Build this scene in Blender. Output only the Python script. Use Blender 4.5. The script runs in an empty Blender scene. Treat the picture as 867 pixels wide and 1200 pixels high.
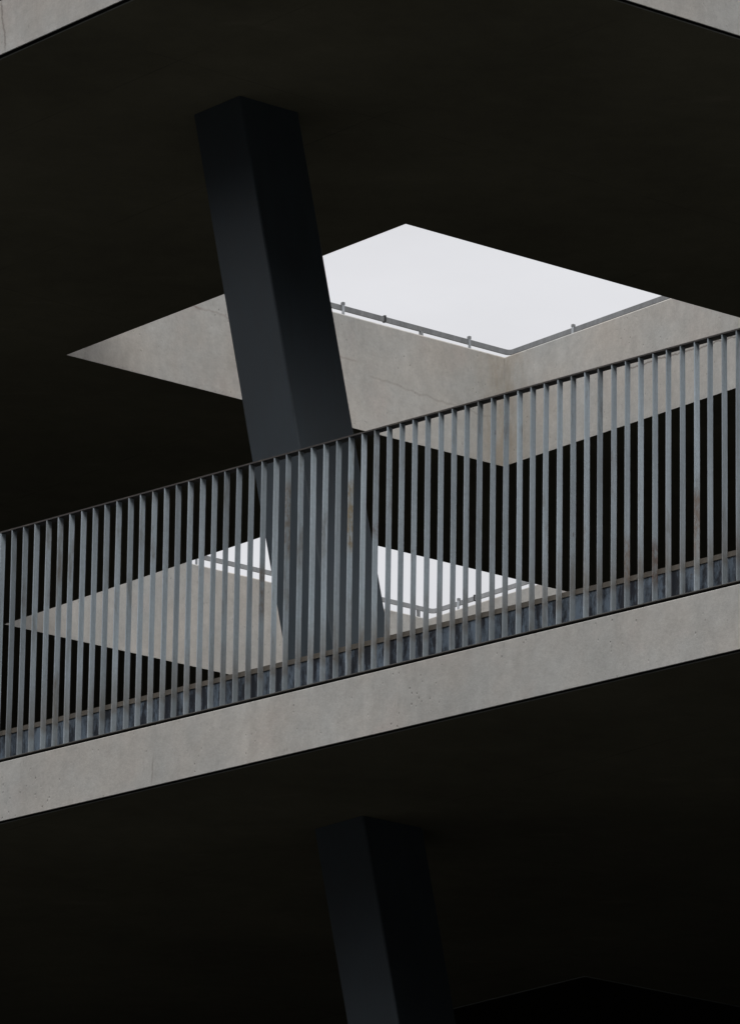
import bpy, bmesh, math, random
from mathutils import Vector, geometry
random.seed(7)
S = bpy.context.scene
COL = S.collection

# ------------------------------------------------------------------ camera
cam_d = bpy.data.cameras.new("camera"); cam = bpy.data.objects.new("camera", cam_d); COL.objects.link(cam)
pitch, roll = math.radians(16.62), math.radians(0.817)
cp, sp, cr, sr = math.cos(pitch), math.sin(pitch), math.cos(roll), math.sin(roll)
F_ = Vector((0, cp, sp)); U0 = Vector((0, -sp, cp)); X0 = Vector((1, 0, 0))
X_ = cr*X0 + sr*U0; U_ = -sr*X0 + cr*U0
from mathutils import Matrix
m = Matrix(((X_.x, U_.x, -F_.x, 0), (X_.y, U_.y, -F_.y, 0), (X_.z, U_.z, -F_.z, 0), (0, 0, 0, 1)))
m.translation = Vector((0, 0, 1.6))
cam.matrix_world = m
cam_d.sensor_fit = 'VERTICAL'; cam_d.sensor_height = 36; cam_d.lens = 7769*36/1200
cam_d.clip_start = 0.5; cam_d.clip_end = 3000
S.camera = cam

# ------------------------------------------------------------------ sky, sun, exposure
SUN_EL, SUN_AZ = math.radians(48), math.radians(184)      # azimuth clockwise from +Y (north)
w = bpy.data.worlds.new("World"); S.world = w; w.use_nodes = True
nt = w.node_tree; nt.nodes.clear()
def wn(t, **k):
    n = nt.nodes.new(t)
    for a, b in k.items(): setattr(n, a, b)
    return n
out = wn('ShaderNodeOutputWorld'); bg = wn('ShaderNodeBackground')
sky = wn('ShaderNodeTexSky', sky_type='NISHITA', sun_disc=False, sun_elevation=SUN_EL, sun_rotation=SUN_AZ)
tc = wn('ShaderNodeTexCoord'); sep = wn('ShaderNodeSeparateXYZ')
nt.links.new(tc.outputs['Generated'], sep.inputs[0])
mx = wn('ShaderNodeMath', operation='MAXIMUM'); mx.inputs[1].default_value = 0
nt.links.new(sep.outputs['Z'], mx.inputs[0])
ma = wn('ShaderNodeMath', operation='MULTIPLY_ADD')       # overcast sky: three times brighter overhead than at the horizon
ma.inputs[1].default_value = 2.0; ma.inputs[2].default_value = 1.0
nt.links.new(mx.outputs[0], ma.inputs[0])
no = wn('ShaderNodeTexNoise'); no.inputs['Scale'].default_value = 16; no.inputs['Detail'].default_value = 5
mp = wn('ShaderNodeMapping'); mp.inputs['Scale'].default_value = (1, 1, 3)
nt.links.new(tc.outputs['Generated'], mp.inputs[0]); nt.links.new(mp.outputs[0], no.inputs['Vector'])
mr = wn('ShaderNodeMapRange'); mr.inputs['From Min'].default_value = .25; mr.inputs['From Max'].default_value = .75
mr.inputs['To Min'].default_value = .93; mr.inputs['To Max'].default_value = 1.07
nt.links.new(no.outputs['Fac'], mr.inputs['Value'])
mu = wn('ShaderNodeMath', operation='MULTIPLY'); nt.links.new(ma.outputs[0], mu.inputs[0]); nt.links.new(mr.outputs[0], mu.inputs[1])
vs = wn('ShaderNodeVectorMath', operation='SCALE'); vs.inputs[0].default_value = (4.84, 4.82, 4.95)
nt.links.new(mu.outputs[0], vs.inputs['Scale'])
mix = wn('ShaderNodeMix', data_type='RGBA'); mix.inputs['Factor'].default_value = .93
nt.links.new(sky.outputs[0], mix.inputs['A']); nt.links.new(vs.outputs[0], mix.inputs['B'])
nt.links.new(mix.outputs['Result'], bg.inputs['Color']); bg.inputs['Strength'].default_value = 0.1
nt.links.new(bg.outputs[0], out.inputs[0])

sd = bpy.data.lights.new("sun", 'SUN'); sd.energy = 1.15; sd.angle = math.radians(25); sd.color = (1, .97, .93)
so = bpy.data.objects.new("sun", sd); COL.objects.link(so)
sdir = Vector((math.sin(SUN_AZ)*math.cos(SUN_EL), math.cos(SUN_AZ)*math.cos(SUN_EL), math.sin(SUN_EL)))
so.rotation_euler = sdir.to_track_quat('Z', 'Y').to_euler(); so.location = (-10, -20, 40)

S.view_settings.view_transform = 'Standard'; S.view_settings.look = 'None'
S.view_settings.exposure = 0; S.view_settings.gamma = 1
S.cycles.max_bounces = 8; S.cycles.diffuse_bounces = 6

# ------------------------------------------------------------------ materials
class NT:
    def __init__(s, name):
        s.m = bpy.data.materials.new(name); s.m.use_nodes = True; s.t = s.m.node_tree
        s.b = s.t.nodes['Principled BSDF']
        s.geo = s.t.nodes.new('ShaderNodeNewGeometry'); s.pos = s.geo.outputs['Position']
    def n(s, t, **k):
        x = s.t.nodes.new(t)
        for a, b in k.items(): setattr(x, a, b)
        return x
    def l(s, a, b): s.t.links.new(a, b)
    def map(s, sc, vec=None, rot=(0, 0, 0)):
        x = s.n('ShaderNodeMapping'); x.inputs['Scale'].default_value = sc; x.inputs['Rotation'].default_value = rot
        s.l(vec or s.pos, x.inputs[0]); return x.outputs[0]
    def noise(s, vec, scale, detail=4, rough=.55):
        x = s.n('ShaderNodeTexNoise'); x.inputs['Scale'].default_value = scale; x.inputs['Detail'].default_value = detail
        x.inputs['Roughness'].default_value = rough; s.l(vec, x.inputs['Vector']); return x.outputs['Fac']
    def rng(s, v, a, b, c, d):
        x = s.n('ShaderNodeMapRange')
        for i, k in zip(('From Min', 'From Max', 'To Min', 'To Max'), (a, b, c, d)): x.inputs[i].default_value = k
        s.l(v, x.inputs['Value']); return x.outputs[0]
    def math(s, op, a, b=None, c=None):
        x = s.n('ShaderNodeMath', operation=op)
        for i, k in enumerate((a, b, c)):
            if k is None: continue
            if isinstance(k, (int, float)): x.inputs[i].default_value = k
            else: s.l(k, x.inputs[i])
        return x.outputs[0]
    def mix(s, f, a, b, mode='MIX'):
        x = s.n('ShaderNodeMix', data_type='RGBA', blend_type=mode)
        for i, k in (('Factor', f), ('A', a), ('B', b)):
            if isinstance(k, (int, float)): x.inputs[i].default_value = k
            elif isinstance(k, tuple): x.inputs[i].default_value = (*k, 1)
            else: s.l(k, x.inputs[i])
        return x.outputs['Result']
    def scl(s, col, f):
        x = s.n('ShaderNodeVectorMath', operation='SCALE')
        if isinstance(col, tuple): x.inputs[0].default_value = col
        else: s.l(col, x.inputs[0])
        s.l(f, x.inputs['Scale']); return x.outputs[0]
    def bump(s, h, dist, strength=1.0):
        x = s.n('ShaderNodeBump'); x.inputs['Distance'].default_value = dist; x.inputs['Strength'].default_value = strength
        s.l(h, x.inputs['Height']); s.l(x.outputs[0], s.b.inputs['Normal'])
    def out(s, col, rough=.8, metal=0.0, spec=.5):
        if isinstance(col, tuple): s.b.inputs['Base Color'].default_value = (*col, 1)
        else: s.l(col, s.b.inputs['Base Color'])
        if isinstance(rough, (int, float)): s.b.inputs['Roughness'].default_value = rough
        else: s.l(rough, s.b.inputs['Roughness'])
        s.b.inputs['Metallic'].default_value = metal; s.b.inputs['Specular IOR Level'].default_value = spec
        return s.m

def crack(s, ax, u0, z0, u1, z1, width, amp=.03, seed=0.0, ns=4.0):
    """mask of a wandering hairline from (u0,z0) to (u1,z1); u runs along the horizontal unit direction ax"""
    d = s.n('ShaderNodeVectorMath', operation='DOT_PRODUCT'); d.inputs[1].default_value = (ax[0], ax[1], 0); s.l(s.pos, d.inputs[0])
    u = d.outputs['Value']; sx = s.n('ShaderNodeSeparateXYZ'); s.l(s.pos, sx.inputs[0]); z = sx.outputs['Z']
    steep = abs(z1-z0) > abs(u1-u0)
    a, b, a0, b0, a1, b1 = (z, u, z0, u0, z1, u1) if steep else (u, z, u0, z0, u1, z1)
    if a1 < a0: a0, b0, a1, b1 = a1, b1, a0, b0
    k = (b1-b0)/(a1-a0)
    cx = s.n('ShaderNodeCombineXYZ'); s.l(a, cx.inputs[0]); cx.inputs[1].default_value = seed
    w_ = s.math('MULTIPLY', s.math('SUBTRACT', s.noise(cx.outputs[0], ns, 5, .6), .5), amp*2)
    line = s.math('ADD', s.math('MULTIPLY_ADD', s.math('SUBTRACT', a, a0), k, b0), w_)
    dist = s.math('ABSOLUTE', s.math('SUBTRACT', b, line))
    mask = s.rng(dist, width*.3, width, 1, 0)
    inr = s.math('MULTIPLY', s.rng(a, a0, a0+.04, 0, 1), s.rng(a, a1-.04, a1, 1, 0))
    return s.math('MULTIPLY', mask, inr)

DA = Vector((-.6285, .7778)); DB = Vector((.7778, .6285))       # the two grid directions of the building in plan
E_ = Vector((.71471, -.69942))                                  # direction of the walkway edge
def concrete(name, base, ax, cracks=(), rust=0.0, corner=None):
    s = NT(name)
    rot = (0, 0, -math.atan2(ax[1], ax[0]))
    big = s.noise(s.pos, 1.1, 4, .55)
    mid = s.noise(s.pos, 6, 5, .6)
    v = s.map((1, 1, .28), rot=(0, 0, 0)); stre = s.noise(v, 9, 4, .6)
    fine = s.noise(s.pos, 75, 3, .6)
    f = s.math('MULTIPLY', s.rng(big, .3, .7, .90, 1.08), s.rng(s.noise(s.pos, 17, 6, .7), .3, .7, .90, 1.08))
    f = s.math('MULTIPLY', f, s.rng(stre, .3, .7, .92, 1.06))
    f = s.math('MULTIPLY', f, s.rng(fine, .25, .75, .94, 1.05))
    # air-bubble pores, elongated and sparse
    po = s.n('ShaderNodeTexVoronoi', feature='F1'); po.inputs['Scale'].default_value = 34; po.inputs['Randomness'].default_value = 1
    s.l(s.map((1, 1, .6)), po.inputs['Vector'])
    pm = s.math('MULTIPLY', s.rng(po.outputs['Distance'], .07, .15, 1, 0), s.rng(s.noise(s.pos, 3.5, 2), .46, .6, 0, 1))
    f = s.math('MULTIPLY', f, s.rng(pm, 0, 1, 1, .78))
    wk = s.rng(s.math('ABSOLUTE', s.math('SUBTRACT', s.noise(s.map((1, 1, .7)), 13, 6, .75), .5)), 0, .012, .90, 1)
    f = s.math('MULTIPLY', f, s.math('MAXIMUM', wk, s.rng(s.noise(s.pos, 2.9, 3), .45, .6, 1, .5)))
    fk = s.n('ShaderNodeTexVoronoi', feature='F1'); fk.inputs['Scale'].default_value = 46; fk.inputs['Randomness'].default_value = 1
    s.l(s.map((1, 1, .38)), fk.inputs['Vector'])
    fm = s.math('MULTIPLY', s.rng(fk.outputs['Distance'], .10, .24, 1, 0), s.rng(s.noise(s.pos, 8, 4, .7), .50, .62, 0, 1))
    f = s.math('MULTIPLY', f, s.rng(fm, 0, 1, 1, .84))
    pale = s.rng(s.noise(s.map((1, 1, .5)), 24, 5, .75), .60, .70, 1, 1.07)
    f = s.math('MULTIPLY', f, pale)
    pink = s.rng(s.noise(s.pos, 3.1, 4, .6), .56, .72, 0, .5)
    warm = s.rng(s.noise(s.pos, 2.3, 3), .35, .7, 0, 1)
    col = s.mix(warm, (base[0]*.97, base[1]*.99, base[2]*1.0), (base[0]*1.02, base[1]*.985, base[2]*.95))
    col = s.mix(pink, col, (base[0]*1.03, base[1]*.95, base[2]*.93))
    if rust:
        rm = s.rng(s.noise(s.map((1, 1, .45)), 2.6, 5, .65), .56, .74, 0, rust)
        col = s.mix(rm, col, (base[0]*.80, base[1]*.62, base[2]*.50))
    if corner:        # run-off stain down the corner of the opening
        d = s.n('ShaderNodeVectorMath', operation='DISTANCE'); s.l(s.map((1, 1, 0)), d.inputs[0]); d.inputs[1].default_value = (corner[0], corner[1], 0)
        cm = s.math('MULTIPLY', s.rng(d.outputs['Value'], .02, .26, .8, 0), s.rng(s.noise(s.map((1, 1, .3)), 9, 5, .7), .35, .65, 0, 1))
        col = s.mix(cm, col, (base[0]*.70, base[1]*.60, base[2]*.48))
    for c in cracks:
        col = s.mix(s.math('MULTIPLY', crack(s, *c[:6], **c[6]), c[7]), col, c[8])
    s.bump(s.math('ADD', s.math('MULTIPLY', mid, .5), s.math('SUBTRACT', s.math('MULTIPLY', fine, .3), pm)), .004, .6)
    return s.out(s.scl(col, f), .88, 0, .25)

CB = (.528, .518, .492)
DK = (.10, .07, .055)
M = {}
M['fascia_mid'] = concrete('walkway edge concrete', CB, E_, cracks=[
    (E_, -20.74, 8.87, -20.73, 9.02, .007, dict(amp=.01, seed=3, ns=9), .3, DK)], rust=.05)
M['fascia_left'] = concrete('upper edge concrete', CB, DA, cracks=[
    (DA, 23.28, 12.3, 23.33, 12.58, .010, dict(amp=.045, seed=8, ns=9), .4, DK)
], rust=.10)
def U(v, ax): return v[0]*ax[0]+v[1]*ax[1]
M['void_b'] = concrete('void wall concrete', CB, DB, cracks=[
    (DB, 20.00, 12.82, 20.42, 12.74, .009, dict(amp=.06, seed=1, ns=7), .55, (.22, .13, .11)),
    (DB, 20.36, 12.75, 21.5, 12.68, .008, dict(amp=.05, seed=5, ns=5), .24, (.22, .15, .12)),
    (DB, 21.55, 12.62, 22.5, 12.56, .009, dict(amp=.05, seed=4, ns=5), .22, (.20, .16, .13))], rust=.16, corner=(.732, 34.914))
M['void_a'] = concrete('void wall concrete right', CB, DA, cracks=[
    (DA, 25.7, 12.62, 24.6, 12.58, .007, dict(amp=.05, seed=6, ns=6), .55, DK),
    (DA, 24.75, 12.58, 24.1, 12.60, .008, dict(amp=.06, seed=9, ns=7), .40, (.20, .14, .12))], rust=.12, corner=(.732, 34.914))

def m_soffit():
    s = NT('dark soffit tone')  # dark base tone with mottling, smudges and seams
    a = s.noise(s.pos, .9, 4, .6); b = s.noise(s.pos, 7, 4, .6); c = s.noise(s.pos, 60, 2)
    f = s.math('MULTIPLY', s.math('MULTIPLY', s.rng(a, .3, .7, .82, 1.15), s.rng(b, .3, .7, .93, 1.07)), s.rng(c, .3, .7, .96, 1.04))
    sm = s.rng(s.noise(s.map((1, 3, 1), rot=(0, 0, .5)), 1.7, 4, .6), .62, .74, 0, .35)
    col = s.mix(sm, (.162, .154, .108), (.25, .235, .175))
    for ax, off, sp_ in ((DB, 17.29, 3.6), (DA, 22.84, 3.2), (DB, 18.446, 3.6)):     # faint formwork seams
        d = s.n('ShaderNodeVectorMath', operation='DOT_PRODUCT'); d.inputs[1].default_value = (ax[0], ax[1], 0); s.l(s.pos, d.inputs[0])
        k = s.math('ABSOLUTE', s.math('SUBTRACT', s.math('FRACT', s.math('MULTIPLY_ADD', d.outputs['Value'], 1/sp_, .5-off/sp_)), .5))
        ln = s.math('MULTIPLY', s.rng(k, .0008, .002, 1, 0), s.rng(s.noise(s.pos, 1.4, 3), .44, .6, .03, .28))
        col = s.mix(ln, col, (.03, .03, .025))
    s.bump(b, .003, .4)
    return s.out(s.scl(col, f), .85, 0, .2)
M['soffit'] = m_soffit()
def plain(name, col, rough, metal=0.0, var=.12, sc=5.0, spec=.5):
    s = NT(name); a = s.noise(s.pos, sc, 4, .6); b = s.noise(s.pos, sc*9, 3, .6)
    f = s.math('MULTIPLY', s.rng(a, .3, .7, 1-var, 1+var), s.rng(b, .3, .7, 1-var/2, 1+var/2))
    return s.out(s.scl(col, f), rough, metal, spec)
M['deck'] = plain('dark walkway screed', (.045, .044, .041), .9)
M['roof'] = plain('pale roof gravel', (.22, .215, .20), .95, var=.2)
M['ground'] = plain('asphalt ground', (.042, .041, .039), .95, var=.2, sc=.7)
M['backwall'] = plain('dark added wall', (.05, .049, .046), .9)
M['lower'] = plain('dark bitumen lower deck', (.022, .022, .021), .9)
M['blocker'] = plain('dark brown brick', (.045, .040, .036), .9)
M['gap'] = plain('black shade fill', (.012, .012, .012), .9, var=.05)  # near-black colour painting the shade of grooves and recesses
M['trim'] = plain('pale edge strip', (.34, .36, .34), .55, .0, .15)

def m_column(name):
    s = NT(name)
    v = s.map((26, 26, .35)); st = s.noise(v, 1.6, 4, .65); cl = s.noise(s.pos, 2.2, 4, .55)
    f = s.math('MULTIPLY', s.rng(st, .3, .7, .84, 1.14), s.rng(cl, .3, .7, .86, 1.14))
    r = s.rng(st, .3, .7, .42, .58)
    return s.out(s.scl((.042, .064, .082), f), r, 0, 1.0)
M['column'] = m_column('dark slate blue column paint')

ZMT_ = 9.15
def m_galv(name, base, stain=.5, blot=False, rough=.5):
    s = NT(name)
    oi = s.n('ShaderNodeObjectInfo')
    off = s.n('ShaderNodeVectorMath', operation='ADD'); s.l(s.pos, off.inputs[0])
    cmb = s.n('ShaderNodeCombineXYZ'); s.l(s.math('MULTIPLY', oi.outputs['Random'], 40.0), cmb.inputs[2]); s.l(cmb.outputs[0], off.inputs[1])
    P = off.outputs[0]
    tone = s.rng(oi.outputs['Random'], 0, 1, .74, 1.20)
    st = s.noise(s.map((14, 14, 1.2), P), 1.5, 5, .65)
    fi = s.noise(P, 60, 3, .6)
    f = s.math('MULTIPLY', s.math('MULTIPLY', tone, s.rng(st, .3, .7, .78, 1.18)), s.rng(fi, .3, .7, .93, 1.07))
    # brown-grey dirt in runs, heaviest on a few bars
    run = s.noise(s.map((6, 6, 1.4), P), 1.6, 5, .7)
    rm = s.rng(run, .55, .72, 0, stain)
    col = s.mix(rm, base, (.175, .150, .118))
    sp = s.rng(s.noise(P, 22, 4, .7), .66, .74, 0, .75)
    col = s.mix(s.math('MULTIPLY', sp, s.rng(run, .48, .6, 0, 1)), col, (.10, .055, .032))
    sx = s.n('ShaderNodeSeparateXYZ'); s.l(s.pos, sx.inputs[0])
    if not blot:      # splashed dirt just above the walkway floor
        zz = s.math('ADD', sx.outputs['Z'], s.math('MULTIPLY', s.noise(P, 5, 3), .16))
        dirt = s.math('MULTIPLY', s.rng(zz, ZMT_+.20, ZMT_+.42, .6, 0), s.rng(zz, ZMT_+.17, ZMT_+.20, .25, 1))
        col = s.mix(dirt, col, (.20, .165, .125))
    if name.startswith('galvanised'):   # flaking patch on one bar
        d = s.n('ShaderNodeVectorMath', operation='DOT_PRODUCT'); d.inputs[1].default_value = (E_.x, E_.y, 0); s.l(s.pos, d.inputs[0])
        for k_, za, zb_, c_, am in ((28, 9.70, 10.07, (.30, .25, .17), 1.0), (23, 9.75, 10.15, (.26, .20, .14), .7), (49, 9.25, 9.5, (.24, .17, .12), .8), (54, 9.3, 9.62, (.22, .16, .12), .8), (51, 9.2, 9.45, (.16, .09, .06), .8), (30, 9.75, 9.85, (.13, .06, .03), .9), (21, 9.5, 9.8, (.22, .16, .11), .7)):
            uc = (-1.652*E_.x+29.357*E_.y)+.0776*k_+.015
            m1 = s.rng(s.math('ABSOLUTE', s.math('SUBTRACT', d.outputs['Value'], uc)), .03, .034, 1, 0)
            m2 = s.math('MULTIPLY', s.rng(sx.outputs['Z'], za, za+.06, 0, 1), s.rng(sx.outputs['Z'], zb_-.06, zb_, 1, 0))
            m3 = s.rng(s.noise(s.map((1, 1, .5)), 38, 4, .7), .42, .58, .15, am)
            col = s.mix(s.math('MULTIPLY', s.math('MULTIPLY', m1, m2), m3), col, c_)
    if blot:
        bl = s.rng(s.noise(s.map((1.6, 1.6, .5), P), 9, 6, .8), .45, .60, 0, 1)
        col = s.mix(bl, (.022, .026, .036), col)
    s.bump(fi, .001, .3)
    return s.out(s.scl(col, f), rough, .0, .5)
M['bar'] = m_galv('galvanised bar steel', (.42, .49, .54), .75)
M['toe'] = m_galv('stained toe plate steel', (.17, .22, .28), .45, True, .4)
M['bead'] = m_galv('rusty bead steel', (.095, .097, .096), .55)
M['rail'] = m_galv('handrail steel', (.055, .047, .042), .9)
M['void_rail'] = m_galv('zinc guard rail', (.25, .26, .27), .3)
M['clip'] = m_galv('pale zinc post', (.42, .45, .48), .1)
M['darkclip'] = plain('black coupler', (.03, .03, .032), .5)

# ------------------------------------------------------------------ helpers
def mesh_obj(name, verts, faces, mat, parent=None, smooth=False):
    me = bpy.data.meshes.new(name); me.from_pydata([tuple(v) for v in verts], [], faces); me.update()
    bm = bmesh.new(); bm.from_mesh(me); bmesh.ops.recalc_face_normals(bm, faces=bm.faces); bm.to_mesh(me); bm.free()
    me.materials.append(mat)
    if smooth:
        for p in me.polygons: p.use_smooth = True
    o = bpy.data.objects.new(name, me); COL.objects.link(o)
    if parent:
        o.parent = parent
        o.matrix_parent_inverse = Matrix.Translation(-parent.location) if not any(parent.rotation_euler) else parent.matrix_basis.inverted()
    return o
def empty(name, label, cat, loc, group=None):
    o = bpy.data.objects.new(name, None); COL.objects.link(o); o.location = loc; o.empty_display_size = .2
    o['label'] = label; o['category'] = cat; o['kind'] = 'thing'
    if group: o['group'] = group
    return o
def offset_poly(poly, d):
    """inset a convex counter-clockwise polygon by d (d may be one number or one per side)"""
    n = len(poly); ds = d if isinstance(d, (list, tuple)) else [d]*n; L = []
    for i in range(n):
        a, b = Vector(poly[i]), Vector(poly[(i+1) % n]); t = (b-a).normalized(); q = Vector((-t.y, t.x))*ds[i]
        L.append((a+q, t))
    res = []
    for i in range(n):
        (p, t), (q, u) = L[i-1], L[i]
        det = t.x*(-u.y)+u.x*t.y
        r = q-p; k = (r.x*(-u.y)+u.x*r.y)/det
        res.append(p+t*k)
    return res
def plate(name, outer, holes, z0, z1, mat, parent=None, bevel=0):
    loops = [[Vector((p[0], p[1], 0)) for p in outer]]+[[Vector((p[0], p[1], 0)) for p in h] for h in holes]
    tris = geometry.tessellate_polygon(loops); flat = [p for l in loops for p in l]; n = len(flat)
    v = [(p.x, p.y, z0) for p in flat]+[(p.x, p.y, z1) for p in flat]
    f = [tuple(t) for t in tris]+[tuple(i+n for i in t[::-1]) for t in tris]
    k = 0
    for l in loops:
        c = len(l)
        for i in range(c):
            a, b = k+i, k+(i+1) % c; f.append((a, b, b+n, a+n))
        k += c
    return mesh_obj(name, v, f, mat, parent)
def sweep(name, ringA, ringB, mat, parent):
    n = len(ringA); v = list(ringA)+list(ringB)
    f = [tuple(range(n))[::-1], tuple(range(n, 2*n))]+[(i, (i+1) % n, (i+1) % n+n, i+n) for i in range(n)]
    return mesh_obj(name, v, f, mat, parent)
def fascia(name, poly, i, z0, z1, mat, parent, cuts=None):
    """edge beam with a shadow groove just behind its lower lip, on side i of a convex ccw polygon, mitred at the corners"""
    prof = [(0, z0+.0015), (.0015, z0), (.005, z0), (.005, z0+.03), (.040, z0+.03), (.25, z0+.03), (.25, z1), (.004, z1), (0, z1-.004)]
    n = len(poly); offs = sorted({d for d, _ in prof}); R_ = {d: offset_poly(poly, d) for d in offs}
    cuts = cuts or [(0, 1)]
    for a, b in cuts:
        A, B = [], []
        for d, z in prof:
            p, q = R_[d][i], R_[d][(i+1) % n]
            P, Q = Vector(poly[i]), Vector(poly[(i+1) % n]); t = (Q-P).normalized(); L = (Q-P).length
            pa = p if a == 0 else P+t*(a*L)+Vector((-t.y, t.x))*d
            pb = q if b == 1 else P+t*(b*L)+Vector((-t.y, t.x))*d
            A.append((pa.x, pa.y, z)); B.append((pb.x, pb.y, z))
        sweep(name, A, B, mat, parent)
def strip(name, poly, i, d0, d1, z0, z1, mat, parent):
    n = len(poly); a = offset_poly(poly, d0); b = offset_poly(poly, d1); j = (i+1) % n
    return plate(name, [a[i], a[j], b[j], b[i]], [], z0, z1, mat, parent)
def box_uv(c, u, su, sv, z0, z1):
    """vertical box centred at c, su long along u, sv across"""
    u = Vector(u).normalized(); v = Vector((-u.y, u.x))
    q = [Vector(c)+u*a*su/2+v*b*sv/2 for a, b in ((-1, -1), (1, -1), (1, 1), (-1, 1))]
    V = [(p.x, p.y, z) for z in (z0, z1) for p in q]
    return V, [(3, 2, 1, 0), (4, 5, 6, 7), (0, 1, 5, 4), (1, 2, 6, 5), (2, 3, 7, 6), (3, 0, 4, 7)]

# ------------------------------------------------------------------ the setting
V = [(-1500, -1500, 0), (1500, -1500, 0), (1500, 1500, 0), (-1500, 1500, 0)]
g = mesh_obj('ground', V, [(0, 1, 2, 3)], M['ground']); g['kind'] = 'structure'

# added, unseen dark blocks standing in for a street's other side, sized to hide the low sky
def block(cx_, cy_, sx_, sy_, h):
    v, f = box_uv((cx_, cy_), (1, 0), sx_, sy_, 0.0, h)
    v = [(x, y, z-.02 if z == 0 else z) for x, y, z in v]
    o = mesh_obj('sky_blocker', v, f, M['blocker']); o['kind'] = 'structure'
block(0, -19, 90, 16, 32); block(-48, 20, 16, 90, 21); block(48, 20, 16, 90, 31)

# ------------------------------------------------------------------ upper floor slab with its two square voids
ZU = 12.30; ZUT = 12.57
K = Vector((-.207, 26.709))
c1, c2, c3 = K+DB*24, K+DB*24+DA*24, K+DA*24
upoly = [K, c1, c2, c3]                                     # counter-clockwise
N1 = Vector((.155, 30.876)); T = Vector((-.582, 5.262))
HB, HA = 3.0, 2.796
def hole(n, hb=HB): return [n, n+DB*hb, n+DB*hb+DA*HA, n+DA*HA]
holesU = [hole(N1), hole(N1+T, 3.29)]
slabU = empty('roof_slab', 'dark bottomed upper concrete slab on the leaning column, pierced by two square sky openings', 'concrete slab', (K.x, K.y, ZU))
# edge beams on the two near sides, groove, pale edge strip and soffit plate
J = .0015
for i, mt in ((0, 'void_a'), (3, 'fascia_left')):
    fascia('fascia', upoly, i, ZU, ZUT, M[mt], slabU)
    strip('groove_shade', upoly, i, .0055, .0315, ZU+.026, ZU+.0298, M['gap'], slabU)  # black fill paints the shade inside the groove
    strip('groove_shade', upoly, i, .032, .0385, ZU+.0024, ZU+.0298, M['gap'], slabU)
    strip('edge_glint', upoly, i, .0315, .038, ZU-.001, ZU+.002, M['trim'], slabU)  # pale strip paints the light caught on the soffit edge
inU = offset_poly(upoly, [.039, 0, 0, .039])
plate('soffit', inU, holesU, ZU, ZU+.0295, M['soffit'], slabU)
inC = offset_poly(upoly, [.252, 0, 0, .252])
holesC = [offset_poly(h, -.2) for h in holesU]
plate('slab_core', inC, [[Vector(p) for p in h] for h in holesC], ZU+.0315, ZUT-.012, M['roof'], slabU)
ZW = 12.936
def void_walls(h, zt, mts):
    o = offset_poly(h, -.2)
    for i in range(4):
        j = (i+1) % 4
        # mitred upstand wall, top arris chamfered
        prof = [(0, ZU+.031), (0, zt-.008), (.008, zt), (.192, zt), (.2, zt-.008), (.2, ZU+.031)]
        A, B = [], []
        for d, z in prof:
            q = offset_poly(h, -d) if d else h
            A.append((q[i][0], q[i][1], z)); B.append((q[j][0], q[j][1], z))
        sweep('void_wall', A, B, mts[i], slabU)
    # the plate's cut edge has the soffit tone: cover it with the wall's concrete lip, 2 mm proud
        a = offset_poly(h, 0.0025)
        lip = [h[i], h[j], a[j], a[i]]
        plate('void_lip', lip, [], ZU+.0005, ZU+.0308, mts[i], slabU)
for k, h in enumerate(holesU):
    void_walls(h, ZW+(.02 if k else 0), [M['void_b'], M['void_a'], M['void_b'], M['void_a']])

# ------------------------------------------------------------------ middle slab (walkway)
ZM = 8.87; ZMT = 9.15
E0 = Vector((-1.652, 29.357))                               # on the edge line, s = 0
W0, W1 = E0+E_*(-9), E0+E_*9
mpoly = [W0, W1, W1+DB*22, W1+DB*22+DA*22, W0+DA*16]
N3 = Vector((1.105, 32.405)); hole3 = hole(N3)
slabM = empty('walkway_slab', 'dark bottomed concrete slab with pale edge running up to the right, carrying the barred railing', 'concrete slab', (W0.x, W0.y, ZM))
Lm = (W1-W0).length; sj = (9+.967)/Lm; gj = .0012/Lm
fascia('fascia', mpoly, 0, ZM, ZMT, M['fascia_mid'], slabM, cuts=None)
strip('groove_shade', mpoly, 0, .0055, .0315, ZM+.026, ZM+.0298, M['gap'], slabM)  # walkway groove, its shade painted black as above
strip('groove_shade', mpoly, 0, .032, .0385, ZM+.0024, ZM+.0298, M['gap'], slabM)
strip('edge_glint', mpoly, 0, .0315, .038, ZM-.001, ZM+.002, M['trim'], slabM)  # painted light line along the walkway soffit edge
inM = offset_poly(mpoly, [.039, 0, 0, 0, 0])
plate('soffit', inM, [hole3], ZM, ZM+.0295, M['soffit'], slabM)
inM2 = offset_poly(mpoly, [.252, 0, 0, 0, 0])
plate('slab_core', inM2, [hole3], ZM+.0315, ZMT-.003, M['deck'], slabM)
a3 = offset_poly(hole3, .012)
plate('void_trim', hole3, [a3], ZM-.002, ZM+.03, M['trim'], slabM)

# lower deck and rear walls: outside the frame, they close the building in behind and below; rear walls added to keep the inside dark
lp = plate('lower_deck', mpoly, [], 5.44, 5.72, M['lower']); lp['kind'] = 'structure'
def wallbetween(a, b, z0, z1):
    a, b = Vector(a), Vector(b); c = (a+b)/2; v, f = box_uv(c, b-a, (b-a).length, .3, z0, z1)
    o = mesh_obj('added_rear_wall', v, f, M['backwall']); o['kind'] = 'structure'
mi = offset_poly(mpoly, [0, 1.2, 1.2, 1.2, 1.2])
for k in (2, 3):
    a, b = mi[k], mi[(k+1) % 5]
    wallbetween(a, b, 0.0, 5.438); wallbetween(a, b, 5.722, 8.868); wallbetween(a, b, 9.152, 12.298)

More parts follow.
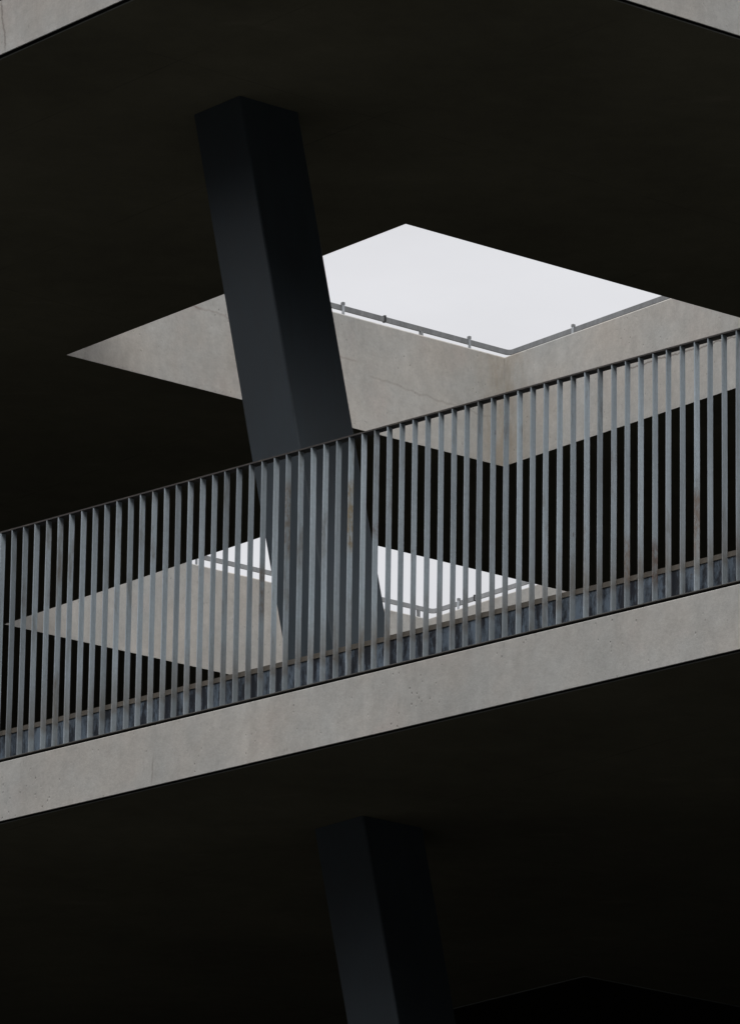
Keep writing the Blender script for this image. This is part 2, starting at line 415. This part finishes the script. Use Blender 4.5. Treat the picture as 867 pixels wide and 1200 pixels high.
# ------------------------------------------------------------------ leaning columns
cU = Vector((-.6355, 29.083, ZU)); cM = Vector((-.013, 29.161, ZM)); lean = (cU-cM)/(ZU-ZM); CW = .352
def column(ztop, zbot, label):
    base = cM+lean*(zbot-ZM)
    o = empty('leaning_column', label, 'column', base, 'leaning columns')
    ch = .006
    def ring(z):
        p = cM+lean*(z-ZM); p = Vector((p.x, p.y)); c = [p, p+DB*CW, p+(DB+DA)*CW, p+DA*CW]; r = []
        for i in range(4):
            a, b, d = c[i-1], c[i], c[(i+1) % 4]
            r += [b+(a-b).normalized()*ch, b+(d-b).normalized()*ch]
        return [(q.x, q.y, z) for q in r]
    sweep('shaft', ring(zbot), ring(ztop), M['column'], o)
    return o
column(ZU-.001, ZMT-.002, 'dark slate column leaning left, standing behind the barred railing')
column(ZM-.001, 5.722, 'dark leaning column under the walkway slab, at the bottom edge')

# ------------------------------------------------------------------ barred railing on the walkway edge
RN = Vector((-E_.y, E_.x))*1.0                              # into the building
railing = empty('barred_railing', 'long grey railing of close vertical flat bars above the pale walkway edge', 'railing', (E0.x, E0.y, ZMT))
def along(s, d=0.0): return E0+E_*s+RN*d
s0, s1 = -1.35, 6.0
def bar_part(name, s0, s1, d0, d1, z0, z1, mat, parent, ch=0.0):
    a = [along(s0, d0), along(s1, d0), along(s1, d1), along(s0, d1)]
    return plate(name, a, [], z0, z1, mat, parent)
bar_part('recess_shade', s0, s1, .012, .11, ZMT+.0005, ZMT+.0115, M['gap'], railing)  # black strip painting the shade in the recess below the foot plate
bar_part('foot_plate', s0, s1, .000, .12, ZMT+.012, ZMT+.0155, M['bead'], railing)
bar_part('top_rail', s0, s1, .000, .045, ZMT+1.101, ZMT+1.108, M['rail'], railing)
bar_part('toe_plate', s0, s1, .037, .043, ZMT+.016, ZMT+.158, M['toe'], railing)
bar_part('bead', s0, s1, .0325, .045, ZMT+.138, ZMT+.1605, M['bead'], railing)
# one bar, 6 mm by 42 mm, arrises just broken; copies share its mesh
zb0, zb1 = ZMT+.016, ZMT+1.1005
def bar_mesh(seed):
    rnd = random.Random(seed); nseg = 8; r = []
    bx, by = rnd.uniform(-.0012, .0012), rnd.uniform(-.001, .001)
    verts, faces = [], []
    for k in range(nseg+1):
        t = k/nseg; sx = bx*math.sin(math.pi*t); sy = by*math.sin(math.pi*t)
        for (u, d) in ((.0006, 0), (.0044, 0), (.005, .0006), (.005, .0304), (.0044, .031), (.0006, .031), (0, .0304), (0, .0006)):
            p = E_*(u+sx)+RN*(d+sy); verts.append((p.x, p.y, (zb1-zb0)*t))
    for k in range(nseg):
        for i in range(8):
            a, b = k*8+i, k*8+(i+1) % 8; faces.append((a, b, b+8, a+8))
    faces += [tuple(range(8))[::-1], tuple(range(nseg*8, nseg*8+8))]
    return verts, faces
protos = []
for q in range(5):
    v, f = bar_mesh(q); o = mesh_obj('bar', v, f, M['bar'], railing); protos.append(o)
ks = list(range(-16, 77)); SP = .0776
for n, k in enumerate(ks):
    o = protos[n] if n < 5 else protos[random.randrange(5)].copy()
    if n >= 5: COL.objects.link(o); o.parent = railing; o.matrix_parent_inverse = protos[0].matrix_parent_inverse.copy()
    p = along(.001+SP*k+random.uniform(-.0012, .0012), .0008)
    o.location = (p.x, p.y, zb0)
    o.rotation_euler = (0, 0, random.uniform(-.03, .03))

# foot of the roof-edge railing: only its end shows in the top left corner
up = empty('roof_edge_railing', 'steel railing on the upper slab edge, its foot just touching the top left corner', 'railing', (K.x, K.y, ZUT))
KE = DA; KN = DB
def along2(s, d=0.0): return K+KE*s+KN*d
def bp2(name, s0, s1, d0, d1, z0, z1, mat):
    return plate(name, [along2(s0, d0), along2(s1, d0), along2(s1, d1), along2(s0, d1)], [], z0, z1, mat, up)
bp2('recess_shade', .3, 6, .012, .11, ZUT+.0005, ZUT+.0125, M['gap'])  # shade below the roof railing's foot, put in as black colour
bp2('foot_plate', .3, 6, 0, .12, ZUT+.013, ZUT+.019, M['bar'])
bp2('toe_plate', .3, 6, .047, .053, ZUT+.0195, ZUT+.158, M['toe'])
bp2('top_rail', .3, 6, 0, .045, ZUT+1.101, ZUT+1.109, M['rail'])
rz = math.atan2(DA.y, DA.x)-math.atan2(-E_.y, -E_.x)
for k in range(73):
    o = protos[k % 5].copy(); COL.objects.link(o); o.parent = up; o.matrix_parent_inverse = Matrix.Translation(-up.location)
    p = along2(.36+SP*k, .0008); o.location = (p.x, p.y, zb0+ZUT-ZMT); o.rotation_euler = (0, 0, rz)

# ------------------------------------------------------------------ low guard rails round the voids
def guard(h, label, zt, posts, couplers, stubs):
    b = {0: .33, 1: .333, 2: .35, 3: .33}
    c = offset_poly(h, [-b[i] for i in range(4)])            # centreline, pushed out from the wall
    rt = empty('guard_rail', label, 'guard rail', (c[2].x, c[2].y, ZUT), 'guard rails round the openings')
    path = []; r = .035
    for i in range(4):
        a, v, d = c[i-1], c[i], c[(i+1) % 4]
        t0, t1 = (a-v).normalized(), (d-v).normalized()
        for q in range(9):
            t = q/8; path.append((v+t0*r)*(1-t)**2+v*2*t*(1-t)+(v+t1*r)*t**2)
    prof = [(-.006, 0), (.006, 0), (.006, .029), (-.006, .029)]
    n = len(path); verts, faces = [], []
    for i in range(n):
        t = (path[(i+1) % n]-path[i-1]).normalized(); q = Vector((t.y, -t.x))
        for d, z in prof: verts.append((path[i].x+q.x*d, path[i].y+q.y*d, zt+z))
    for i in range(n):
        for k in range(4):
            a, b_ = i*4+k, i*4+(k+1) % 4; e, f = ((i+1) % n)*4+(k+1) % 4, ((i+1) % n)*4+k; faces.append((a, b_, e, f))
    mesh_obj('rail', verts, faces, M['void_rail'], rt)
    L_, F__, R__ = h[3], h[2], h[1]
    def on(side, s, d=0.0):
        if side == 'L': return L_+DB*s+DA*(b[2]+d), DB
        return F__-DA*s+DB*(b[1]+d), DA
    for side, s in posts:
        p, u = on(side, s, -.012)
        v, f = box_uv(p, u, .014, .008, ZUT-.012, zt+.046); post = mesh_obj('post', v, f, M['clip'], rt)
        v, f = box_uv(p+(DA if side == 'L' else DB)*.004, u, .016, .018, zt+.030, zt+.045); mesh_obj('cap', v, f, M['void_rail'], post)
    for side, s in couplers:
        p, u = on(side, s); v, f = box_uv(p, u, .012, .018, zt-.003, zt+.037); mesh_obj('coupler', v, f, M['darkclip'], rt)
    for side, s in stubs:
        p, u = on(side, s); v, f = box_uv(p, u, .018, .016, ZUT-.012, zt-.0005); mesh_obj('stub', v, f, M['void_rail'], rt)
guard(holesU[0], 'low flat guard rail with a rounded corner above the larger sky opening', 13.100,
      [('L', 2.124), ('L', 3.03), ('A', .205), ('A', 2.2), ('L', .5)], [('L', 2.426)], [('L', 2.689)])
guard(holesU[1], 'low flat guard rail above the smaller sky opening seen through the railing bars', 13.123,
      [('L', 1.70), ('L', 3.02), ('A', -.087), ('A', 2.0)], [('A', .065)], [('L', 3.50)])
